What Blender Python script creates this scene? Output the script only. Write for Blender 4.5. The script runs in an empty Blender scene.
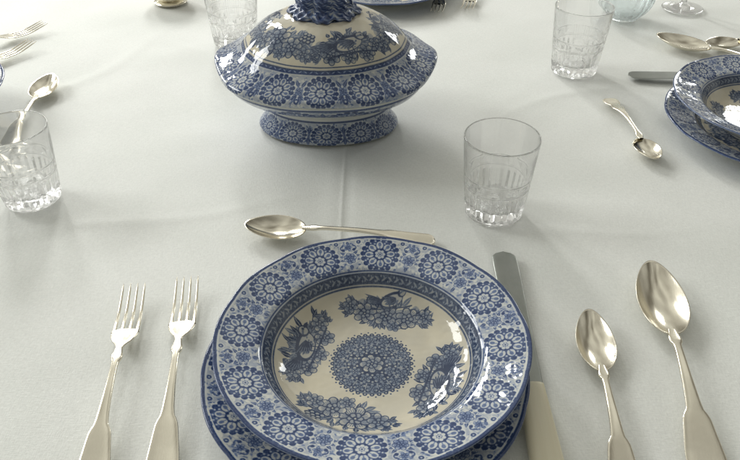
import bpy, math, random
import numpy as np
from math import radians, sin, cos, pi
from mathutils import Vector
C = bpy.context.scene.collection
rng = random.Random(7)
# ------------------------------------------------------------ camera model
W0, H0, F = 740.0, 460.0, 726.0
PITCH = radians(37.5); CH = 0.461
def P(u, v, z=0.0):
    a = (u-W0/2)/F; t = (v-H0/2)/F
    dy = cos(PITCH)-sin(PITCH)*t; dz = -sin(PITCH)-cos(PITCH)*t
    k = (z-CH)/dz
    return (a*k, dy*k, z)
cam = bpy.data.cameras.new('camera'); co = bpy.data.objects.new('camera', cam); C.objects.link(co)
co.location = (0, 0, CH); co.rotation_euler = (pi/2-PITCH, 0, 0)
cam.sensor_width = 36; cam.lens = F/W0*36; cam.clip_start = 0.01; cam.clip_end = 50
bpy.context.scene.camera = co

# ------------------------------------------------------------ mesh helpers
def tag(o, label=None, cat=None, group=None, kind=None):
    if label: o['label'] = label
    if cat: o['category'] = cat
    if group: o['group'] = group
    if kind: o['kind'] = kind
    return o
def thing(name, label, cat, group=None):
    o = bpy.data.objects.new(name, None); o.empty_display_size = .02; C.objects.link(o)
    return tag(o, label, cat, group)
def grid_mesh(name, P_, mat, parent=None, closed=True, att=None):
    ns, nt, _ = P_.shape
    me = bpy.data.meshes.new(name)
    me.vertices.add(ns*nt); me.vertices.foreach_set('co', np.ascontiguousarray(P_, dtype=np.float32).ravel())
    i = np.arange(ns-1)[:, None]; j = np.arange(nt if closed else nt-1)[None, :]
    jn = (j+1) % nt
    q = np.stack([i*nt+j, i*nt+jn, (i+1)*nt+jn, (i+1)*nt+j], -1).reshape(-1, 4).astype(np.int32)
    nf = len(q)
    me.loops.add(nf*4); me.loops.foreach_set('vertex_index', q.ravel())
    me.polygons.add(nf); me.polygons.foreach_set('loop_start', np.arange(nf, dtype=np.int32)*4)
    me.update(calc_edges=True)
    me.polygons.foreach_set('use_smooth', np.ones(nf, dtype=bool))
    if att is not None:
        a = me.attributes.new('print', 'FLOAT', 'POINT'); a.data.foreach_set('value', att.astype(np.float32).ravel())
    me.materials.append(mat)
    o = bpy.data.objects.new(name, me); C.objects.link(o)
    if parent: o.parent = parent
    return o
def resample(pts, n, smooth=True):
    p = np.array(pts, float)
    d = np.r_[0, np.cumsum(np.hypot(*np.diff(p, axis=0).T))]
    if smooth:
        m = np.zeros_like(p)
        h = np.diff(d)[:, None]; s = np.diff(p, axis=0)/h
        m[0] = s[0]; m[-1] = s[-1]
        m[1:-1] = (s[:-1]*h[:-1]+s[1:]*h[1:])/(h[1:]+h[:-1])
        t = np.linspace(0, d[-1], n); k = np.clip(np.searchsorted(d, t, side='right')-1, 0, len(h)-1)
        hh = h[k]; x = ((t-d[k])[:, None])/hh
        return (2*x**3-3*x**2+1)*p[k]+(x**3-2*x**2+x)*hh*m[k]+(-2*x**3+3*x**2)*p[k+1]+(x**3-x**2)*hh*m[k+1]
    t = np.linspace(0, d[-1], n)
    return np.c_[np.interp(t, d, p[:, 0]), np.interp(t, d, p[:, 1])]
def lathe(name, pts, ns, nt, mat, parent=None, warp=None, att=None, smooth=True):
    pr = resample(pts, ns, smooth); pr[:, 0] = np.maximum(pr[:, 0], 1e-5)
    th = np.linspace(0, 2*pi, nt, endpoint=False)
    R = np.repeat(pr[:, :1], nt, 1); Z = np.repeat(pr[:, 1:], nt, 1); T = np.repeat(th[None], ns, 0)
    s = np.r_[0, np.cumsum(np.hypot(*np.diff(pr, axis=0).T))][:, None]+0*T
    if warp: X, Y, Z2 = warp(R, T, Z)
    else: X, Y, Z2 = R*np.cos(T), R*np.sin(T), Z
    A = att(R, T, Z, s) if att else None
    return grid_mesh(name, np.stack([X, Y, Z2], -1), mat, parent, True, A)
def loft(name, xs, hw, zc, ht, mat, parent, yc=None, nsec=20, e=2.6):
    xs, hw, zc, ht = [np.asarray(a, float)[:, None] for a in (xs, hw, zc, ht)]
    yc = 0*xs if yc is None else np.asarray(yc, float)[:, None]
    t = np.linspace(0, 2*pi, nsec, endpoint=False)[None]
    cy = np.sign(np.cos(t))*np.abs(np.cos(t))**(2/e); cz = np.sign(np.sin(t))*np.abs(np.sin(t))**(2/e)
    return grid_mesh(name, np.stack([xs+0*t, yc+hw*cy, zc+ht*cz], -1), mat, parent)
def copy_tree(o, parent=None):
    c = o.copy(); C.objects.link(c); c.parent = parent
    for ch in o.children: copy_tree(ch, c)
    return c

# ------------------------------------------------------------ canvas: printed pattern density
class Cv:
    def __init__(s, x0, x1, y0, y1, res):
        s.x = np.arange(x0, x1, res); s.y = np.arange(y0, y1, res); s.res = res
        s.x0, s.y0 = x0, y0; s.A = np.zeros((len(s.y), len(s.x)), np.float32); s.T = [(0., 0., 0., 1., 1.)]
    def push(s, x, y, a=0., sc=1., fl=1.):
        tx, ty, ta, ts, tf = s.T[-1]; wx, wy = s.w(x, y); s.T.append((wx, wy, ta+tf*a, ts*sc, tf*fl))
    def pop(s): s.T.pop()
    def w(s, x, y):
        tx, ty, ta, ts, tf = s.T[-1]; y = y*tf
        return tx+ts*(cos(ta)*x-sin(ta)*y), ty+ts*(sin(ta)*x+cos(ta)*y)
    def paint(s, cx, cy, rad, f, val):
        r = s.res
        i0 = max(0, int((cx-rad-s.x0)/r)-1); i1 = min(len(s.x), int((cx+rad-s.x0)/r)+2)
        j0 = max(0, int((cy-rad-s.y0)/r)-1); j1 = min(len(s.y), int((cy+rad-s.y0)/r)+2)
        if i0 >= i1 or j0 >= j1: return
        X = s.x[None, i0:i1]-cx; Y = s.y[j0:j1, None]-cy
        a = np.clip(.5-f(X, Y)/(r*2.2), 0, 1); B = s.A[j0:j1, i0:i1]; B[:] = B*(1-a)+val*a
    def ell(s, x, y, a, b=None, ang=0., val=1.):
        b = a if b is None else b
        cx, cy = s.w(x, y); _, _, ta, ts, tf = s.T[-1]; w = ta+tf*ang; a *= ts; b *= ts; c_, s_ = cos(w), sin(w)
        def f(X, Y):
            u = c_*X+s_*Y; v = -s_*X+c_*Y
            return (np.sqrt((u/a)**2+(v/b)**2)-1)*min(a, b)
        s.paint(cx, cy, max(a, b), f, val)
    def ring(s, x, y, r, w, val=1.):
        cx, cy = s.w(x, y); ts = s.T[-1][3]; r *= ts; w *= ts
        s.paint(cx, cy, r+w, lambda X, Y: np.abs(np.hypot(X, Y)-r)-w/2, val)
    def leaf(s, x, y, ang, L, Wd, val=1., vein=None):
        cx, cy = s.w(x, y); _, _, ta, ts, tf = s.T[-1]; w = ta+tf*ang; L *= ts; Wd *= ts; c_, s_ = cos(w), sin(w)
        def f(X, Y):
            u = c_*X+s_*Y; v = -s_*X+c_*Y
            h = Wd/2*np.sin(pi*np.clip(u/L, 0, 1)**.8)
            return np.maximum(np.maximum(np.abs(v)-h, -u), u-L)
        s.paint(cx, cy, L, f, val)
        if vein is not None:
            def g(X, Y):
                u = c_*X+s_*Y; v = -s_*X+c_*Y
                return np.maximum(np.maximum(np.abs(v)-Wd*.07, L*.12-u), u-L*.85)
            s.paint(cx, cy, L, g, vein)
    def line(s, pts, w, val=1.):
        ts = s.T[-1][3]
        q = [s.w(*p) for p in pts]
        for (ax, ay), (bx, by) in zip(q[:-1], q[1:]):
            mx, my = (ax+bx)/2, (ay+by)/2; dx, dy = bx-ax, by-ay; L = math.hypot(dx, dy)+1e-6
            dx /= L; dy /= L
            def f(X, Y):
                u = np.abs(X*dx+Y*dy)-L/2; v = np.abs(-X*dy+Y*dx)
                return np.hypot(np.maximum(u, 0), v)-w*ts/2
            s.paint(mx, my, L/2+w*ts, f, val)
    def sample(s, X, Y, wrapx=False):
        nx = len(s.x); ny = len(s.y)
        fx = (X-s.x0)/s.res; fy = np.clip((Y-s.y0)/s.res, 0, ny-1.001)
        fx = np.mod(fx, nx) if wrapx else np.clip(fx, 0, nx-1.001)
        i = np.floor(fx).astype(int); j = np.floor(fy).astype(int); a = fx-i; b = fy-j
        i1 = (i+1) % nx; i = i % nx; j1 = np.minimum(j+1, ny-1)
        return s.A[j, i]*(1-a)*(1-b)+s.A[j, i1]*a*(1-b)+s.A[j1, i]*(1-a)*b+s.A[j1, i1]*a*b

JR = random.Random(77)
def bloom(c, x, y, R, n=7, a0=0., pale=.16):
    c.push(x, y, a0)
    for k in range(n):
        a = 2*pi*k/n+JR.uniform(-.08, .08); q_ = JR.uniform(.92, 1.08); c.push(0, 0, a)
        c.ell(R*.62*q_, 0, R*.40, R*.36, val=.98); c.ell(R*.66*q_, 0, R*.30, R*.27, val=pale+JR.uniform(-.06, .14))
        for q in (-.3, -.1, .1, .3): c.line([(R*.35, R*q*.4), (R*.76, R*q*.70)], R*.045, .75)
        c.pop()
    for k in range(n-2):
        a = 2*pi*k/(n-2)+.3; c.push(0, 0, a)
        c.ell(R*.27, 0, R*.25, R*.22, val=.98); c.ell(R*.29, 0, R*.16, R*.14, val=.36); c.pop()
    c.ell(0, 0, R*.17, val=.98); c.ell(0, 0, R*.07, val=.15); c.pop()
def medallion(c, R):
    """blue roundel with a cream-petalled flower and a beaded border"""
    rot = JR.uniform(0, .8)
    c.ell(0, 0, R*1.09, val=.05)
    for k in range(18):
        a = 2*pi*k/18; c.ell(R*.92*cos(a), R*.92*sin(a), R*.14, val=.92)
    c.ell(0, 0, R*.93, val=.84)
    for k in range(18):
        a = 2*pi*(k+.5)/18; c.ell(R*.855*cos(a), R*.855*sin(a), R*.05, val=.15)
    for k in range(8):
        a = 2*pi*k/8+rot; c.push(0, 0, a)
        c.ell(R*.565, 0, R*.225*JR.uniform(.93, 1.05), R*.185, val=.10)
        c.ell(R*.61, 0, R*.12, R*.085, val=.62)
        c.leaf(R*.34, 0, 0, R*.2, R*.06, .5)
        c.ell(R*.71*cos(.393), R*.71*sin(.393), R*.055, val=.2)
        c.pop()
    c.ell(0, 0, R*.36, val=.95)
    for k in range(7):
        a = 2*pi*k/7+rot; c.ell(R*.20*cos(a), R*.20*sin(a), R*.09, val=.1)
    c.ell(0, 0, R*.10, val=.1); c.ell(0, 0, R*.045, val=.9)
def bird(c, S):
    c.line([(-S*1.2, -S*.55), (S*1.3, -S*.45)], S*.08, .9)
    for k in range(6): c.leaf(-S*.45, 0, pi-.3+.12*k, S*(1.3-.1*k), S*.15, .95, .25)
    c.ell(0, 0, S*.78, S*.41, .25, .97); c.ell(.06*S, -.03*S, S*.67, S*.32, .25, .16)
    for q in range(26):
        x_, y_ = .06*S+S*.50*JR.uniform(-1, 1), -.04*S+S*.20*JR.uniform(-1, 1); c.leaf(x_, y_, .25+pi, S*.13, S*.05, .7)
    for k in range(6): c.leaf(S*.32, S*.12-.03*k*S, pi-.12+.13*k, S*(.95-.08*k), S*.15, .95, .2)
    c.ell(S*.70, S*.36, S*.27, S*.23, .3, .97); c.ell(S*.73, S*.37, S*.19, val=.16); c.ell(S*.79, S*.42, S*.055, val=.97)
    for q in range(5): c.leaf(S*.60+.05*q*S, S*.30+.02*q*S, 2.6, S*.12, S*.04, .7)
    c.leaf(S*.86, S*.40, -.1, S*.34, S*.14, .97)
    for q in (-.1, .15): c.line([(q*S, -.25*S), (q*S+.05*S, -.5*S)], S*.05, .9)
def cluster(c, seed, kind):
    r = random.Random(seed)
    for _ in range(26):
        c.ell(max(-20, min(20, r.gauss(0, 11))), max(-6, min(5, r.gauss(-1, 4))), r.uniform(3, 6), r.uniform(2, 4), r.uniform(0, 3), .30)
    for sg in (-1, 1):
        for q in range(3):
            a = (-.55+.5*q); pts = [(sg*(8+t*(21-abs(q-1)*3)), t*t*12*a+2*sin(3*t+q)) for t in np.linspace(0, 1, 8)]
            c.line(pts, .6, .9)
            for k in range(2, 8):
                x, y = pts[k]
                for m in (-1, 1): c.leaf(x, y, (0 if sg > 0 else pi)+m*r.uniform(.4, 1.1), r.uniform(4.0, 6.5), 2.5, r.uniform(.6, 1), .15)
            c.leaf(pts[-1][0], pts[-1][1], 0 if sg > 0 else pi, 5, 2.4, .9, .15)
    for k in range(70):
        a = r.uniform(0, 2*pi); rr = r.uniform(.40, 1)
        x = 21*cos(a)*rr; y = 10.5*sin(a)*rr
        c.leaf(x, y, a+r.uniform(-.7, .7), r.uniform(4.5, 8), r.uniform(2.4, 3.8), r.uniform(.5, 1), .12)
    if kind == 1:
        bloom(c, -16, -7, 7.2, 7); bloom(c, 12, -9, 7, 7); bloom(c, 22, -2, 6, 6); bloom(c, -24, 0, 5.4, 6); bloom(c, -3, -11, 6, 6); bird(c, 16)
    elif kind == 2:
        bloom(c, -6, 0, 10.5, 8); bloom(c, 10, -3, 8.8, 7, .5); bloom(c, -20, -2, 7.4, 6); bloom(c, 22, -4, 6, 6); bloom(c, 3, -10, 5.4, 6)
        for q in range(9): x, y = 13+3.2*(q % 3)+1.6*(q//3 % 2), 6+2.8*(q//3); c.ell(x, y, 2, val=.97); c.ell(x-.3, y+.3, 1.2, val=.25)
    else:
        bloom(c, 0, -2, 9, 8, .2); bloom(c, -15, -3, 8.4, 7, .5); bloom(c, 15, -2, 8.8, 7, 1.); bloom(c, 26, 0, 5.6, 6)
        bloom(c, -26, 0, 5.6, 6); bloom(c, 7, -10, 5, 6); c.push(1, 10, .2); bird(c, 11); c.pop()
def mottled(c, r0, r1, n, seed, base=.42):
    r = random.Random(seed)
    c.ring(0, 0, (r0+r1)/2, r1-r0, base)
    for _ in range(n):
        a = r.uniform(0, 2*pi); q = math.sqrt(r.uniform(r0*r0, r1*r1)); x, y = q*cos(a), q*sin(a)
        if r.random() < .62: c.leaf(x, y, r.uniform(0, 2*pi), r.uniform(2.5, 6), r.uniform(1.2, 2.6), r.choice((.03, .06, .14)))
        else: c.leaf(x, y, r.uniform(0, 2*pi), r.uniform(2.5, 5), r.uniform(1., 2.), r.uniform(.4, .7))
def scroll(c, L, Wd, sg):
    pts = []
    for t in np.linspace(0, 1, 14):
        a = sg*(t*4.6); r_ = L*(1-.72*t)*.5
        pts.append((sg*(L*.42)-r_*cos(a)*sg, r_*sin(a)*sg+L*.1))
    c.line(pts, Wd*2.6, .07); c.line(pts, Wd, .85)
    for k in range(1, 11, 2):
        x, y = pts[k]; c.leaf(x, y, sg*(1.0+.5*k)*.6+pi/2*(1-sg), L*.34, L*.13, .85, .15)
    c.ell(pts[-1][0], pts[-1][1], Wd*1.6, val=.9)

# ---- plate print (mm)
pc = Cv(-134, 134, -134, 134, .2)
def polar_put(c, r, a, fn, rot=0.):
    c.push(r*cos(a), r*sin(a), a-pi/2+rot); fn(); c.pop()
PH = radians(86)
mottled(pc, 89.5, 121.8, 3000, 4, .24)
for k in range(12):
    a = PH+k*pi/6
    am = a+pi/12
    def between():
        c = pc
        for sg in (-1, 1):
            c.push(sg*1, 6.5); scroll(c, 9, .9, sg); c.pop()
            for q in range(3):
                c.leaf(sg*2.5, 0-2*q, (pi/2-sg*(.9+.42*q)), 8.0, 4.0, .06); c.leaf(sg*2.5, 0-2*q, (pi/2-sg*(.9+.42*q)), 7.4, 2.9, .85, .2)
            c.ell(sg*10.5, 13.2, 2.8, val=.06); c.ell(sg*10.5, 13.2, 2.0, val=.85); c.ell(sg*10.5, 13.2, .7, val=.15)
        c.ell(0, -3., 6.8, val=.06); bloom(c, 0, -3., 6.0, 7)
        c.ell(0, 9, 4.4, 3.8, 0, .06); bloom(c, 0, 9, 3.9, 5)
        c.leaf(0, 11.5, pi/2, 4.5, 2.6, .85, .2); c.leaf(0, -10, -pi/2, 5, 3, .85, .2)
    polar_put(pc, 105.5, am, between)
for k in range(12):
    polar_put(pc, 105.6+JR.uniform(-.3, .3), PH+k*pi/6+JR.uniform(-.006, .006), lambda: medallion(pc, 17.0))
pc.ring(0, 0, 124.0, 3.2, .92); pc.ring(0, 0, 121.3, .9, .06)
def band(c, r, w, n):
    c.ring(0, 0, r, w+4, .08)
    c.ring(0, 0, r, w, .80)
    c.ring(0, 0, r+w/2+1.3, 1.0, .8); c.ring(0, 0, r-w/2-1.3, 1.0, .8)
    for k in range(n):
        a = 2*pi*k/n+JR.uniform(-.006, .006); sg = 1 if k % 2 else -1
        def f():
            c.leaf(-w*.45, -sg*w*.22, sg*.5, w*.85, w*.2, .32); c.leaf(0, 0, sg*2.2, w*.4, w*.2, .35)
            c.ell(w*.42, -sg*w*.22, w*.11, val=.35)
        polar_put(c, r, a, f)
c = pc
for k, (deg, kind) in enumerate(((77, 0), (163, 1), (250, 2), (338, 1))):
    polar_put(pc, 58.4, radians(deg), lambda: (pc.push(0, 0, 0, 1.27, 1.), cluster(pc, 11+k, kind), pc.pop()), 0)
band(pc, 84.6, 6.6, 92)
for k in range(36):
    a = 2*pi*k/36; c.ell(32.4*cos(a), 32.4*sin(a), 1.9, val=.95); c.ell(32.6*cos(a), 32.6*sin(a), .7, val=.1)
    c.ell(35.2*cos(a+.087), 35.2*sin(a+.087), .7, val=.85)
c.ell(0, 0, 32., val=.88)
c.ring(0, 0, 31., .6, .3)
for k in range(16):
    a = 2*pi*k/16; bloom(c, 26.2*cos(a), 26.2*sin(a), 4.9, 6, a, .18)
    a += pi/16; c.leaf(20.5*cos(a), 20.5*sin(a), a, 8, 1.6, .3); c.ell(29.8*cos(a), 29.8*sin(a), .8, val=.2)
for k in range(9):
    a = 2*pi*k/9+.2; bloom(c, 16.4*cos(a), 16.4*sin(a), 5.2, 6, a, .18)
    a += pi/9; c.ell(19.6*cos(a), 19.6*sin(a), 1.0, val=.2); c.ell(12.4*cos(a), 12.4*sin(a), 1.0, val=.2)
c.ring(0, 0, 21.5, .5, .3)
bloom(c, 0, 0, 10.3, 8, .1, .16)
# ---- lid print
lc = Cv(-178, 178, -178, 178, .3)
# ---- foot strip
NF = 12
fc = Cv(0, NF*38., 0, 46, .3)
r5 = random.Random(9)
fc.line([(0, 22), (NF*38, 22)], 34, .24)
for _ in range(2300):
    fc.leaf(r5.uniform(0, NF*38), r5.uniform(6, 38), r5.uniform(0, 6.28), r5.uniform(2, 5), r5.uniform(1.1, 2.3), r5.choice((.04, .08, .14, .5, .7)))
for k in range(NF+1):
    fc.push(k*38.+19, 21)
    fc.ell(0, 0, 6, val=.05); bloom(fc, 0, 0, 5.4, 6)
    for sg in (-1, 1):
        for q in range(3): fc.leaf(0, sg*4, sg*(pi/2)+(q-1)*.75, 10.5, 3.6, .88, .2)
    fc.pop()
for k in range(NF+1):
    fc.push(k*38., 21.5); medallion(fc, 16.2); fc.pop()
fc.line([(0, 3), (NF*38, 3)], 3.4, .9); fc.line([(0, 41), (NF*38, 41)], 2.8, .9)

# ------------------------------------------------------------ materials
def new_mat(name):
    m = bpy.data.materials.new(name); m.use_nodes = True; nt = m.node_tree; b = nt.nodes['Principled BSDF']; return m, nt, b
def N(nt, t, **k):
    n = nt.nodes.new(t)
    for a, v in k.items():
        if a in n.inputs: n.inputs[a].default_value = v
        else: setattr(n, a, v)
    return n
def ramp(nt, stops, fac=None):
    r = nt.nodes.new('ShaderNodeValToRGB'); e = r.color_ramp.elements
    while len(e) > 2: e.remove(e[-1])
    for i, (p, col) in enumerate(stops):
        x = e[i] if i < 2 else e.new(p)
        x.position = p; x.color = (*col, 1)
    if fac: nt.links.new(fac, r.inputs[0])
    return r
def ceramic(name, white, mid, dark, use_print=True, rough=.045):
    m, nt, b = new_mat(name); L = nt.links.new
    tc = N(nt, 'ShaderNodeTexCoord')
    n1 = N(nt, 'ShaderNodeTexNoise', Scale=600., Detail=3.); L(tc.outputs['Object'], n1.inputs['Vector'])
    n2 = N(nt, 'ShaderNodeTexNoise', Scale=28., Detail=4.); L(tc.outputs['Object'], n2.inputs['Vector'])
    if use_print:
        at = N(nt, 'ShaderNodeAttribute', attribute_name='print')
        m1 = N(nt, 'ShaderNodeMath', operation='MULTIPLY_ADD'); L(n1.outputs[0], m1.inputs[0]); m1.inputs[1].default_value = .8; m1.inputs[2].default_value = .58
        m2 = N(nt, 'ShaderNodeMath', operation='MULTIPLY'); L(at.outputs['Fac'], m2.inputs[0]); L(m1.outputs[0], m2.inputs[1])
        m3 = N(nt, 'ShaderNodeMath', operation='MULTIPLY_ADD'); L(n2.outputs[0], m3.inputs[0]); m3.inputs[1].default_value = .34; m3.inputs[2].default_value = -.10
        m4 = N(nt, 'ShaderNodeMath', operation='ADD', use_clamp=True); L(m2.outputs[0], m4.inputs[0]); L(m3.outputs[0], m4.inputs[1])
        r = ramp(nt, [(0, white), (.95, dark), (.5, mid)], m4.outputs[0])
        L(r.outputs[0], b.inputs['Base Color'])
    else:
        r = ramp(nt, [(.3, tuple(x*.9 for x in white)), (.7, white)], n2.outputs[0]); L(r.outputs[0], b.inputs['Base Color'])
    b.inputs['Roughness'].default_value = rough; b.inputs['IOR'].default_value = 1.56
    n3 = N(nt, 'ShaderNodeTexNoise', Scale=55., Detail=2.); L(tc.outputs['Object'], n3.inputs['Vector'])
    bp = N(nt, 'ShaderNodeBump', Strength=.4, Distance=.002); L(n3.outputs[0], bp.inputs['Height']); L(bp.outputs[0], b.inputs['Normal'])
    return m
M_rim = ceramic('glazed_rim', (.67, .67, .60), (.15, .205, .345), (.026, .048, .130))
M_well = ceramic('glazed_well_shaded', (.65, .595, .46), (.155, .195, .265), (.028, .044, .092))  # same glaze as the rim, with the well's shade put into its colours
M_white = ceramic('plain_glaze', (.66, .66, .60), None, None, False)
def silver(name, col=(.74, .68, .56), rough=.2, streak=.06):
    m, nt, b = new_mat(name); L = nt.links.new
    tc = N(nt, 'ShaderNodeTexCoord')
    n1 = N(nt, 'ShaderNodeTexNoise', Scale=35., Detail=5.); L(tc.outputs['Object'], n1.inputs['Vector'])
    mp = N(nt, 'ShaderNodeMapping'); mp.inputs['Scale'].default_value = (120, 900, 900); L(tc.outputs['Object'], mp.inputs['Vector'])
    n2 = N(nt, 'ShaderNodeTexNoise', Scale=1., Detail=3.); L(mp.outputs[0], n2.inputs['Vector'])
    r = ramp(nt, [(.3, tuple(x*.84 for x in col)), (.65, col)], n1.outputs[0]); L(r.outputs[0], b.inputs['Base Color'])
    rr = N(nt, 'ShaderNodeMapRange'); L(n2.outputs[0], rr.inputs[0]); rr.inputs[3].default_value = rough*.8; rr.inputs[4].default_value = rough*1.3
    L(rr.outputs[0], b.inputs['Roughness'])
    b.inputs['Metallic'].default_value = 1
    bp = N(nt, 'ShaderNodeBump', Strength=streak, Distance=.0005); L(n2.outputs[0], bp.inputs['Height']); L(bp.outputs[0], b.inputs['Normal'])
    return m
M_silver = silver('worn_silver', (.82, .77, .65), .16); M_steel = silver('knife_steel', (.25, .26, .24), .34, .1)
M_ivory, nt, b = new_mat('ivory'); tc = N(nt, 'ShaderNodeTexCoord')
mp = N(nt, 'ShaderNodeMapping'); mp.inputs['Scale'].default_value = (8, 160, 160); nt.links.new(tc.outputs['Object'], mp.inputs['Vector'])
n1 = N(nt, 'ShaderNodeTexNoise', Scale=1., Detail=3.); nt.links.new(mp.outputs[0], n1.inputs['Vector'])
r = ramp(nt, [(.3, (.72, .66, .48)), (.7, (.78, .73, .56))], n1.outputs[0]); nt.links.new(r.outputs[0], b.inputs['Base Color'])
b.inputs['Roughness'].default_value = .28; b.inputs['Subsurface Weight'].default_value = .1; b.inputs['Subsurface Radius'].default_value = (.004, .003, .002)
def glass_mat(name, col, clear):
    m, nt, b = new_mat(name); nt.nodes.remove(b); out = nt.nodes['Material Output']; L = nt.links.new
    g = N(nt, 'ShaderNodeBsdfGlass'); g.inputs['Color'].default_value = (*col, 1); g.inputs['Roughness'].default_value = .0; g.inputs['IOR'].default_value = 1.5
    t = N(nt, 'ShaderNodeBsdfTransparent'); t.inputs['Color'].default_value = (*[min(1, x*1.01) for x in col], 1)
    mx = N(nt, 'ShaderNodeMixShader'); mx.inputs[0].default_value = clear
    L(g.outputs[0], mx.inputs[1]); L(t.outputs[0], mx.inputs[2]); L(mx.outputs[0], out.inputs['Surface'])
    return m
M_glass = glass_mat('clear_glass', (1, 1, 1), .2)
M_bglass = glass_mat('pale_glass', (.965, .985, .99), .2)
M_cloth, nt, b = new_mat('linen_cloth'); L = nt.links.new; tc = N(nt, 'ShaderNodeTexCoord')
def strn(sx, sy, det=2.):
    mp = N(nt, 'ShaderNodeMapping'); mp.inputs['Scale'].default_value = (sx, sy, 50); L(tc.outputs['Object'], mp.inputs['Vector'])
    n = N(nt, 'ShaderNodeTexNoise', Scale=1., Detail=det); L(mp.outputs[0], n.inputs['Vector']); return n.outputs[0]
a1 = strn(1300, 160); a2 = strn(160, 1300); a3 = strn(420, 420, 3.); a4 = strn(7, 7, 4.)
ad = N(nt, 'ShaderNodeMath', operation='ADD'); L(a1, ad.inputs[0]); L(a2, ad.inputs[1])
ad2 = N(nt, 'ShaderNodeMath', operation='ADD'); L(ad.outputs[0], ad2.inputs[0]); L(a3, ad2.inputs[1])
rc = ramp(nt, [(.35, (.795, .81, .77)), (.65, (.85, .86, .825))], a4)
rw = ramp(nt, [(.38, (.88, .88, .88)), (.62, (1, 1, 1))]); dv = N(nt, 'ShaderNodeMath', operation='DIVIDE'); L(ad2.outputs[0], dv.inputs[0]); dv.inputs[1].default_value = 3; L(dv.outputs[0], rw.inputs[0])
mx = N(nt, 'ShaderNodeMix', data_type='RGBA', blend_type='MULTIPLY'); mx.inputs[0].default_value = 1
L(rc.outputs[0], mx.inputs[6]); L(rw.outputs[0], mx.inputs[7]); L(mx.outputs[2], b.inputs['Base Color'])
b.inputs['Roughness'].default_value = .8; b.inputs['Sheen Weight'].default_value = .12
bp = N(nt, 'ShaderNodeBump', Strength=.35, Distance=.0005); L(ad2.outputs[0], bp.inputs['Height']); L(bp.outputs[0], b.inputs['Normal'])

# ------------------------------------------------------------ tablecloth
TX, TY0, TY1 = .80, .20, 1.62; DROP = .28
def axis(lo, hi, dense):
    a = list(np.arange(lo, hi+1e-6, .005))
    for d in dense: a += list(np.arange(d-.016, d+.016, .0007))
    return np.unique(np.round(a, 5))
CX = -.030
ax_ = axis(-TX-DROP, TX+DROP, (CX,)); ay_ = axis(TY0-DROP, TY1+DROP, ())
X, Y = np.meshgrid(ax_, ay_)
def vn(X, Y, s, seed):
    r = np.random.RandomState(seed); o = 0*X
    for k in range(10):
        a = r.uniform(0, 2*pi); f = s*r.uniform(.5, 1.6); o = o+np.sin(f*(X*cos(a)+Y*sin(a))+r.uniform(0, 6.28)+1.3*np.sin(f*.6*(Y*cos(a)-X*sin(a))+r.uniform(0, 6)))
    return o/10
h = -.0026+.0028*vn(X, Y, 16, 3)+.0011*vn(X, Y, 45, 5)
for (x0, y0, ang, w_, hh, ln) in ((-.25, .62, .25, .008, .0010, .16), (.12, .58, 1.9, .007, .0008, .10), (-.42, .95, 1.1, .012, .0010, .2), (.30, .92, .5, .009, .0010, .16), (.22, .60, .1, .006, .0008, .10), (-.20, 1.0, 2.5, .009, .0010, .14)):
    u_ = (X-x0)*cos(ang)+(Y-y0)*sin(ang); v_ = -(X-x0)*sin(ang)+(Y-y0)*cos(ang)+.01*np.sin(u_*22)
    h += hh*np.exp(-(v_/w_)**2)*np.exp(-(u_/ln)**2)
wob = .0008*np.sin(Y*17)
fd = X-CX-wob
h += .0007*np.exp(-(fd/.0022)**2)-.0009*np.exp(-((fd-.007)/.006)**2)+.0006*np.exp(-((fd+.012)/.010)**2)
h = np.where(h > -.0002, -.0002+.0006*np.tanh((h+.0002)/.0006), h)
xc = np.clip(X, -TX, TX); yc = np.clip(Y, TY0, TY1); ex = X-xc; ey = Y-yc; e = np.hypot(ex, ey)
ef = np.maximum(e-.01, 0)
fold = .012*np.sin((X+Y*.7)*38+2*np.sin(X*9))*np.clip(e/.1, 0, 1)
sx = np.sign(ex)*np.minimum(np.abs(ex), .012)+np.sign(ex)*(np.abs(ex) > 0)*fold; sy = np.sign(ey)*np.minimum(np.abs(ey), .012)+np.sign(ey)*(np.abs(ey) > 0)*fold
Pm = np.stack([xc+sx, yc+sy, h-ef-np.minimum(e, .01)*.5], -1)
cl = grid_mesh('tablecloth', Pm, M_cloth, None, closed=False)
tag(cl, 'white woven tablecloth with a faint ironed fold line covering the whole table', 'tablecloth')

# ------------------------------------------------------------ plates
def lobe(R0, amp=.0075):
    def w(R, T, Z):
        k = np.clip((R/R0-.72)/.28, 0, 1)
        m = 1+amp*k*(np.abs(np.cos(T*6-PH*6))**.7-.6)
        return R*m*np.cos(T), R*m*np.sin(T), Z+.0004*k*np.cos(12*T)
    return w
def pat(sc):
    return lambda R, T, Z, s: pc.sample(R*1000/sc*np.cos(T), R*1000/sc*np.sin(T))
def soup_plate(label):
    t = thing('soup_plate', label, 'soup plate'); w = lobe(.125)
    lathe('rim', [(.0915, .0302), (.105, .0352), (.118, .0393), (.1242, .0415), (.1256, .0425), (.1254, .0436), (.1243, .0439), (.118, .0421), (.105, .0382), (.094, .0352), (.0905, .0336), (.0878, .0312)], 300, 1500, M_rim, t, w, pat(1))
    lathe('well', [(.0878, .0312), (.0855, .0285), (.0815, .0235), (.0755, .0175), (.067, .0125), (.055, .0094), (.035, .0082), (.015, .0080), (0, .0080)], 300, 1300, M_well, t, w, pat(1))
    lathe('foot_ring', [(0, .0045), (.052, .0045), (.0535, .001), (.0545, 0), (.057, 0), (.0585, .001), (.0605, .0048), (.070, .0090), (.078, .0150), (.0845, .0235), (.0915, .0302)], 100, 200, M_white, t, w, None, False)
    return t
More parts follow.
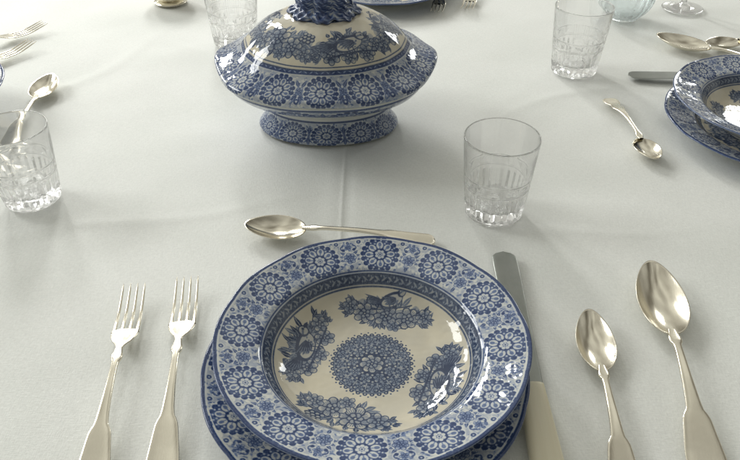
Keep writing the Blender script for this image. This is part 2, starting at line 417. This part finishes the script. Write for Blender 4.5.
def dinner_plate(label):
    t = thing('dinner_plate', label, 'dinner plate'); w = lobe(.131)
    lathe('rim', [(.090, .0105), (.105, .0150), (.120, .0195), (.1295, .0225), (.1312, .0235), (.1308, .0247), (.1295, .0250), (.120, .0225), (.105, .0182), (.094, .0152), (.0915, .0140)], 200, 900, M_rim, t, w, pat(1.045))
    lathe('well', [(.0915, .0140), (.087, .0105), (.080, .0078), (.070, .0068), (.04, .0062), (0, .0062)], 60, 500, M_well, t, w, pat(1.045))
    lathe('foot_ring', [(0, .003), (.062, .003), (.0635, .0005), (.065, 0), (.067, 0), (.069, .001), (.072, .0035), (.082, .0065), (.090, .0105)], 60, 200, M_white, t, w, None, False)
    return t
PS = .985
sp = soup_plate('blue and white patterned soup plate in front, with whole round centre medallion in view')
dp = dinner_plate('blue and white dinner plate under the nearest soup plate, edge peeking out lower left')
sp.scale = dp.scale = (PS, PS, PS)
x, y, _ = P(372, 333, .0505); sp.location = (x, y, .0072)
dp.location = (x-.0055, y-.009, .0005)
def plate_pair(u, v, ls, ld, du=(0, 0), rz=0.):
    x, y, _ = P(u, v, .05)
    s = copy_tree(sp); s['label'] = ls; s.location = (x, y, .0072); s.rotation_euler.z = rz
    if ld: d = copy_tree(dp); d['label'] = ld; d.location = (x+du[0], y+du[1], .0005); d.rotation_euler.z = rz+.3
plate_pair(780, 97, 'blue and white soup plate cut off by the right edge of the photo', 'blue and white dinner plate under the soup plate at the right edge', (-.001, -.006), 1.75)
plate_pair(-103, 90, 'blue and white soup plate just peeking in at the left edge of the photo', None, rz=-1.5)
x, y, _ = P(385, 2, .05)
d = copy_tree(dp); d['label'] = 'blue and white dinner plate across the table, a sliver showing behind the tureen lid'; d.location = (x+.002, y+.187, .0005); d.rotation_euler.z = pi

# ------------------------------------------------------------ tureen
A_, B_ = .1305, .117
tx, ty = P(326.5, 62, .085)[:2]
def tw(Bf, flute=0.):
    def w(R, T, Z):
        k = np.clip((R/A_-.6)/.4, 0, 1)
        c_, s_ = np.abs(np.cos(T)), np.abs(np.sin(T))
        sup = (c_**2.25+s_**2.25)**(-1/2.25)
        se = 1+(sup-1)*k
        d = np.minimum(np.abs(np.angle(np.exp(1j*T))), np.abs(np.angle(np.exp(1j*(T-pi)))))
        k2 = np.clip((R/A_-.15)/.3, 0, 1)*(1-k)
        lob = 1+.011*k*np.cos(8*T)+.014*k**3*np.exp(-(d/.25)**2)+flute*k2*(np.cos(16*T))
        return R*se*lob*np.cos(T), R*Bf(R, Z)*se*lob*np.sin(T), Z+.0060*k**3*np.exp(-(d/.42)**2)+.0010*k**2*np.cos(8*T)
    return w
lid_w = tw(lambda R, Z: B_/A_, .005)
prof_f = [(.90*A_, .0822), (.965*A_, .0815), (.992*A_, .0825), (1.005*A_, .0850), (1.003*A_, .0880), (.988*A_, .0904), (.95*A_, .0930), (.895*A_, .0963), (.835*A_, .1008), (.785*A_, .1065), (.745*A_, .1128)]
prof_d = [(.745*A_, .1128), (.70*A_, .1195), (.64*A_, .1268), (.56*A_, .1345), (.47*A_, .1407), (.37*A_, .1450), (.26*A_, .1480), (.14*A_, .1497), (0, .1500)]
def arclen(p): return float(np.sum(np.hypot(*np.diff(resample(p, 400), axis=0).T)))*1000
LD = arclen(prof_d); LF = arclen(prof_f); VIS = LF-11.
mottled(lc, LD+5, LD+VIS, 3200, 8, .24)
NM = 15
for k in range(NM):
    a = 2*pi*k/NM+.1
    def btw():
        lc.ell(0, -2, 7.2, val=.06); bloom(lc, 0, -2, 6.6, 6)
        for sg in (-1, 1):
            for q in range(3): lc.leaf(sg*2, 3, pi/2-sg*(.35+.5*q), 12, 4.6, .88, .15)
            lc.leaf(sg*2, -8, -pi/2+sg*.5, 10, 4.2, .88, .2)
        lc.ell(0, 12, 3.4, val=.88); lc.ell(0, 12, 1.5, val=.15)
    polar_put(lc, LD+VIS*.55, a+pi/NM, btw)
for k in range(NM):
    polar_put(lc, LD+VIS*.54, 2*pi*k/NM+.1, lambda: medallion(lc, 21))
lc.ring(0, 0, LD+1.5, 8, .07); lc.ring(0, 0, LD+1.5, 5.4, .86)
for k in range(100):
    sg = 1 if k % 2 else -1
    polar_put(lc, LD+1.5, 2*pi*k/100, lambda: lc.leaf(-2.4, -sg*1, sg*.5, 4.6, 1.3, .3))
lc.ring(0, 0, LD-4.5, 1.3, .8)
lc.ring(0, 0, LD+VIS+1, 4, .9)
for k in range(6):
    a = -pi/2+.40+k*2*pi/6
    polar_put(lc, LD*.70, a, lambda: (lc.push(0, 0, 0, 1.55), cluster(lc, 30+k, (1, 0, 2)[k % 3]), lc.pop()), pi)
lc.ring(0, 0, 36, 6, .85)
for k in range(36): polar_put(lc, 36, 2*pi*k/36, lambda: lc.leaf(-2.2, 0, .4, 4.4, 1.4, .25))
tt = thing('tureen', 'blue and white footed tureen standing on the cloth behind the front plate', 'tureen')
ll = thing('domed_cover', 'domed blue and white lid with leafy knob closing the tureen', 'lid')
tt.location = (tx, ty, .0005); ll.location = (tx, ty, .0005)
lathe('flange', prof_f, 190, 1200, M_rim, ll, lid_w, lambda R, T, Z, s: np.where(s*1000 < 9.5, 0., lc.sample((LD+LF-s*1000)*np.cos(T), (LD+LF-s*1000)*np.sin(T))))
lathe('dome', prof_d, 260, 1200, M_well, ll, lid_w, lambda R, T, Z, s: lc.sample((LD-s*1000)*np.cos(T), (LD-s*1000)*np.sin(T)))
def knobw(R, T, Z):
    k = np.clip((R-.006)/.018, 0, 1)
    m = 1+.16*k*np.abs(np.cos(4*T))-.06*k+.03*k*np.cos(19*T+Z*900)
    return 1.10*R*m*np.cos(T), .98*R*m*np.sin(T), Z-.0025*k*np.abs(np.cos(4*T))+.0007*k*np.cos(21*T+R*400)
kn = lathe('knob', [(.028, .1462), (.0345, .1488), (.0360, .1512), (.0335, .1540), (.0290, .1565), (.0265, .1600), (.0270, .1640), (.0275, .1690), (.025, .1735), (.018, .1772), (.010, .1792), (0, .1795)], 240, 600, M_rim, ll, knobw,
      lambda R, T, Z, s: .72+.28*np.clip(np.cos(8*T)*1.0+1.2*np.cos(19*T+Z*900)+.8*np.sin(Z*2200), -2, 1))
fr = .058/.088
bw = tw(lambda R, Z: fr+(B_/A_-fr)*np.clip((Z-.03)/.045, 0, 1))
lathe('bowl', [(.585*A_, .0350), (.60*A_, .0385), (.66*A_, .0430), (.76*A_, .0490), (.86*A_, .0580), (.92*A_, .0680), (.955*A_, .0780), (.950*A_, .0805), (.93*A_, .0795), (.85*A_, .0600), (.70*A_, .0500), (.4*A_, .043), (0, .042)], 160, 1000, M_rim, tt, bw,
      lambda R, T, Z, s: np.where((s < .067) & (s > .004), fc.sample(T/(2*pi)*NF*38+19, 43.5-(s*1000-4)*.66, True), 0.))
lathe('foot', [(0, .010), (.055, .009), (.063, .001), (.066, 0), (.085, 0), (.0880, .0015), (.0885, .0045), (.0865, .0090), (.0820, .0150), (.0785, .0220), (.0770, .0290), (.585*A_, .0350)], 200, 1000, M_rim, tt,
      tw(lambda R, Z: fr), lambda R, T, Z, s: fc.sample(T/(2*pi)*NF*38, np.clip((s*1000-86)*1.12, 0, 44), True)*(s > .086))

# ------------------------------------------------------------ cutlery
def smooth_interp(x, xp, fp):
    pr = resample(list(zip(xp, fp)), 400); o = np.argsort(pr[:, 0]); return np.interp(x, pr[o, 0], pr[o, 1])
def handle_part(L, scale, z_neck, parent, kings=False):
    n = 160; t = np.linspace(0, 1, n)
    cap = np.sqrt(np.clip(1-(1-np.clip(t/.06, 0, 1))**2, 0, 1))
    if kings: w = smooth_interp(t, [0, .06, .14, .22, .30, .40, .6, .85, .93, 1], [.0100, .0105, .0100, .0066, .0078, .0050, .0028, .0024, .0042, .0026])
    else: w = smooth_interp(t, [0, .05, .12, .26, .335, .365, .395, .50, .70, .86, .89, .925, .96, 1], [.0104, .0114, .0112, .0092, .0080, .0068, .0052, .0040, .0029, .0027, .0040, .0042, .0033, .0026])
    w = w*scale*cap+.0001
    zc = smooth_interp(t, [0, .15, .45, .8, 1], [.0030, .0045, .0100, z_neck+.0015, z_neck])
    ht = np.interp(t, [0, .02, .3, .6, .9, 1], [.0004, .0011, .0012, .0017, .0018, .0013])
    return loft('handle', t*L, w, zc, ht, M_silver, parent, e=2.9, nsec=36)
def spoon(label, L, bl, bwid, scale=1., kings=False, name='spoon', cat='spoon', group=None):
    t = thing(name, label, cat, group)
    depth = bwid*.24; zr = depth+.0012
    a = bl/2; b = bwid/2; xc = L-a
    ph = np.linspace(0, 2*pi, 96, endpoint=False)[None]; nr = 26
    rho = np.linspace(0, 1, nr)[:, None]
    egg = 1-.16*np.cos(ph)-.05*np.cos(2*ph)
    px = a*np.cos(ph); py = b*np.sin(ph)*egg/1.02
    def surf(off):
        zz = zr+.0015*(px*rho/a)*rho-depth*(1-rho**2.2)-off
        return np.stack([xc+px*rho, py*rho, zz], -1)
    Pp = np.concatenate([surf(.0012), surf(0)[::-1]], 0)
    grid_mesh('bowl', Pp, M_silver, t)
    handle_part(L-bl+.004, scale, zr-.0002, t, kings)
    return t
def fork(label, L, scale=1.08, group=None):
    t = thing('fork', label, 'fork', group)
    zf = lambda x: smooth_interp(x, [0, L-.094, L-.078, L-.056, L-.032, L], [.0105, .0115, .0095, .0048, .0045, .0110])
    handle_part(L-.080, scale, float(zf(np.array([L-.080]))[0]), t)
    xs = np.linspace(L-.082, L-.054, 26)
    hw = smooth_interp(xs, [L-.082, L-.077, L-.069, L-.061, L-.054], [.0026, .0042, .0090, .0115, .0119])
    hw = hw*np.sqrt(np.clip((L-.0535-xs)/.0012, 0.02, 1))
    loft('head', xs, hw, zf(xs), 0*xs+.0011, M_silver, t, e=3.0, nsec=28)
    for k in range(4):
        xs = np.linspace(L-.058, L, 34); q = (xs-(L-.058))/.058
        w = np.interp(q, [0, .1, .9, 1], [.0022, .0017, .0009, .0002]); hh = np.interp(q, [0, .85, 1], [.0010, .0008, .0003])
        yc = (-1.5+k)*.0066*(1-.02*q)
        loft('tine', xs, w, zf(xs), hh, M_silver, t, yc=yc+0*xs, e=2.4, nsec=12)
    return t
def knife(label, LB=.172, LH=.098):
    t = thing('table_knife', label, 'knife')
    xs = np.linspace(0, LH, 50); q = xs/LH
    hw = smooth_interp(q, [0, .2, .6, 1], [.0128, .0126, .0115, .0100])*np.clip(np.sqrt(np.clip(q/.03, 0, 1)), .05, 1)*np.clip(np.sqrt(np.clip((1.001-q)/.012, 0, 1)), .05, 1)
    loft('handle', xs, hw, 0*xs+.0068, hw*.50, M_ivory, t, e=3.0, nsec=36)
    xs = np.linspace(LH-.002, LH+LB, 80); q = (xs-LH)/LB
    hw = smooth_interp(np.clip(q, 0, 1), [0, .1, .5, .85, 1.0], [.0098, .0102, .0112, .0122, .0118])*np.sqrt(np.clip(1-(np.clip((q-.94)/.06, 0, 1))**2.0, .0005, 1))
    zc = .0066-.0035*np.clip(q, 0, 1)
    loft('blade', xs, hw, zc, 0*xs+.0007, M_steel, t, e=2.2, nsec=28)
    return t
def place(o, L, tip, thru, z=.0, base=.0012):
    a = P(*tip, z); b_ = P(*thru, z); dx, dy = a[0]-b_[0], a[1]-b_[1]; n = math.hypot(dx, dy)
    o.location = (a[0]-dx/n*L, a[1]-dy/n*L, base); o.rotation_euler = (0, 0, math.atan2(dy, dx))
place(fork('silver fork left of the front plate, the one farther from the plate', .21), .21, (135, 285), (93, 458), .01)
place(fork('silver fork left of the front plate, the one next to the plate', .212), .212, (188, 278), (161, 458), .01)
place(knife('table knife with ivory coloured handle and grey blade, right of the front plate'), .27, (503, 252), (545, 460), .004)
place(spoon('smaller silver spoon at right of the front plate, beside the large spoon', .182, .070, .032, 1.05), .182, (589, 310), (622, 456), .01)
place(spoon('largest silver spoon, lying outermost at right of the front plate', .230, .096, .043, 1.3), .230, (651, 262), (710, 456), .012)
place(spoon('silver dessert spoon lying crosswise just beyond the front plate', .196, .064, .038, .9), .196, (245, 227), (433, 238), .008)
place(spoon('silver spoon beside the right-hand plate, its bowl turned towards the viewer', .165, .052, .030, 1., True), .165, (656, 162), (611, 100), .006)
place(knife('table knife with its rounded tip showing above the right-hand plate'), .27, (628, 75), (700, 77), .004)
place(spoon('large silver spoon with bowl pointing left near the top right corner', .222, .084, .046, 1.1), .222, (656, 36), (752, 60), .01)
place(spoon('small silver spoon cut off by the right edge, next to the large upper spoon', .18, .062, .036, 1.), .18, (706, 44), (770, 36), .01)
place(spoon('silver spoon with its bowl pointing away, partly seen behind the left glass', .19, .068, .036, 1.), .19, (52, 76), (10, 140), .008)
place(fork('silver fork at the far left edge, upper one of two', .205), .205, (45, 23), (-30, 46), .01)
place(fork('silver fork at the far left edge, lower one of two', .205), .205, (33, 41), (-30, 66), .01)
g = 'forks across the table with tines just inside the top of the photo'
place(fork('silver fork across the table, left one of two at the top edge', .205, 1., g), .205, (436, 13), (447, -30), .01)
place(fork('silver fork across the table, right one of two at the top edge', .205, 1., g), .205, (466, 10), (480, -30), .01)

# ------------------------------------------------------------ glasses
def tumbler(label, rb=.031, rt=.0385, h=.092, cat='tumbler'):
    n_out = 400; n_in = 160
    out_p = [(0, .0015), (rb*.8, .0012), (rb*.93, .0006), (rb*.99, .002), (rb, .005)]
    for k in range(1, 9): q = k/8; out_p.append((rb+(rt-rb)*q**.85, .005+(h-.006)*q))
    in_p = [(rt, h-.001), (rt-.0002, h+.0004), (rt-.0008, h+.0009), (rt-.0014, h+.0004)]
    for k in range(1, 9): q = 1-k/8; in_p.append((rb-.0034+(rt-rb+.0020)*q**.85, .017+(h-.018)*q))
    in_p += [(rb*.80, .0145), (rb*.6, .0135), (rb*.3, .013), (0, .013)]
    pr = np.vstack([resample(out_p, n_out), resample(in_p, n_in)[1:]])
    nt = 720; T = np.linspace(0, 2*pi, nt, endpoint=False)[None]+0*pr[:, :1]
    R = np.maximum(pr[:, :1], 1e-5)+0*T; Z = pr[:, 1:]+0*T
    outer = (np.arange(len(pr))[:, None] < n_out-6) & (R > rb*.97)
    nfl = 24
    fl = np.abs(((T*nfl/(2*pi)) % 1)-.5)*2
    z1 = np.clip((Z-.005)/.003, 0, 1)*np.clip((.037-Z)/.004, 0, 1)
    nfb = 12
    dia = 1-np.maximum(np.abs(((T*nfb/(2*pi)+(Z-.040)*60) % 1)-.5), np.abs(((T*nfb/(2*pi)-(Z-.040)*60) % 1)-.5))*2
    z2 = np.clip((Z-.0395)/.0006, 0, 1)*np.clip((.050-Z)/.0006, 0, 1)
    d = -.0022*z1*(1-fl)-.0011*z2*dia-.0006*np.exp(-((Z-.0385)/.0006)**2)-.0005*np.exp(-((Z-.0515)/.0006)**2)
    R = R+np.where(outer, d, 0)
    o = grid_mesh('tumbler', np.stack([R*np.cos(T), R*np.sin(T), Z], -1), M_glass)
    return tag(o, label, cat)
def at(o, u, v, z=0.0012, rz=0.):
    x, y, _ = P(u, v, 0); o.location = (x, y, z); o.rotation_euler.z = rz; return o
tb = tumbler('empty cut glass tumbler standing between the tureen and the large spoon')
at(tb, 493, 212)
def tcopy(label, u, v, rz, s=1.):
    o = tb.copy(); C.objects.link(o); o['label'] = label; at(o, u, v, rz=rz); o.scale = (s, s, s)
tcopy('empty cut glass tumbler at the left edge of the photo', 34, 199, .4, .96)
tcopy('empty cut glass tumbler near the top right, beside the glass bowl', 573, 71, .9, 1.04)
tcopy('cut glass tumbler behind the tureen at its left', 236, 43, 1.3, 1.08)
o = lathe('glass_bowl', [(0, .001), (.020, .0005), (.024, .001), (.026, .004), (.036, .014), (.044, .028), (.048, .046), (.049, .056), (.0478, .0575), (.0465, .056), (.0452, .045), (.041, .029), (.033, .016), (.022, .008), (0, .007)], 140, 300, M_bglass, None,
          lambda R, T, Z: (R*(1+.012*np.cos(20*T))*np.cos(T), R*(1+.012*np.cos(20*T))*np.sin(T), Z))
tag(o, 'small pale glass bowl cut off by the top edge, right of a tumbler', 'bowl'); at(o, 622, 18)
o = lathe('wine_glass', [(0, .001), (.030, .0006), (.0345, .001), (.0345, .0022), (.028, .0030), (.014, .0050), (.006, .010), (.0042, .020), (.0042, .050), (.0050, .062), (.012, .070), (.026, .082), (.034, .100), (.0355, .120), (.033, .145), (.0322, .1455), (.0318, .145), (.0343, .120), (.0328, .100), (.025, .0835), (.012, .0735), (0, .0715)], 240, 160, M_glass)
tag(o, 'wine glass whose round foot shows at the top right', 'wine glass'); at(o, 682, 9)
pot = thing('condiment_pot', 'small round silver pot at the top edge, left of the far tumbler', 'pot')
lathe('foot', [(.018, .003), (.021, .0005), (.024, 0), (.0285, .0006), (.0290, .002), (.0255, .005), (.020, .008), (.018, .012)], 60, 160, M_silver, pot)
lathe('body', [(.018, .012), (.028, .015), (.038, .022), (.042, .032), (.041, .042), (.0395, .046), (.0380, .045), (.040, .034), (.034, .022), (.022, .017), (0, .016)], 160, 300, M_silver, pot)
at(pot, 171, 2)

# ------------------------------------------------------------ light
def area(loc, target, sx, sy, power, col):
    l = bpy.data.lights.new('window_and_glare_light', 'AREA'); l.shape = 'RECTANGLE'; l.size = sx; l.size_y = sy; l.energy = power; l.color = col
    o = bpy.data.objects.new('window_and_glare_light', l); C.objects.link(o); o.location = loc
    o.rotation_euler = (Vector(target)-Vector(loc)).to_track_quat('-Z', 'Y').to_euler()
for dx in (-.42, .42):
    for dz in (-.30, .30):
        area((-1.15+dx, 3.2, 1.55+dz), (-1.0+dx*.5, .9, 0), .36, .44, 13.0, (1., 1., .975))
for dy in (-.3, .3):
    area((-2.4, 1.5+dy, 1.5), (-.2, .8, 0), .5, 1.0, 15, (.985, 1., .98))
area((-2.65, 2.95, .80), (0, .5, 0), .55, .75, 11, (1., 1., .98))  # unseen low pane, added to put glare on the front plate's well wall
area((1.95, 3.2, 1.15), (.5, .9, 0), .42, .62, 8, (.98, 1., .975))  # extra pane added back right so the right-hand plate's well catches glare
w = bpy.data.worlds.new('World'); bpy.context.scene.world = w; w.use_nodes = True; nt = w.node_tree; bg = nt.nodes['Background']; L = nt.links.new
tc = N(nt, 'ShaderNodeTexCoord'); n1 = N(nt, 'ShaderNodeTexNoise', Scale=2.2, Detail=2.); L(tc.outputs['Generated'], n1.inputs['Vector'])
r = ramp(nt, [(.36, (.16, .15, .125)), (.63, (.58, .58, .53))], n1.outputs[0])
sx_ = N(nt, 'ShaderNodeVectorMath', operation='DOT_PRODUCT'); L(tc.outputs['Generated'], sx_.inputs[0]); sx_.inputs[1].default_value = (-.45, .85, .25)
mr = N(nt, 'ShaderNodeMapRange'); L(sx_.outputs['Value'], mr.inputs[0]); mr.inputs[1].default_value = -1; mr.inputs[2].default_value = 1; mr.inputs[3].default_value = .32; mr.inputs[4].default_value = 1.65
L(r.outputs[0], bg.inputs['Color']); L(mr.outputs[0], bg.inputs['Strength'])
sc = bpy.context.scene
sc.view_settings.view_transform = 'Standard'; sc.view_settings.look = 'None'; sc.view_settings.exposure = 0
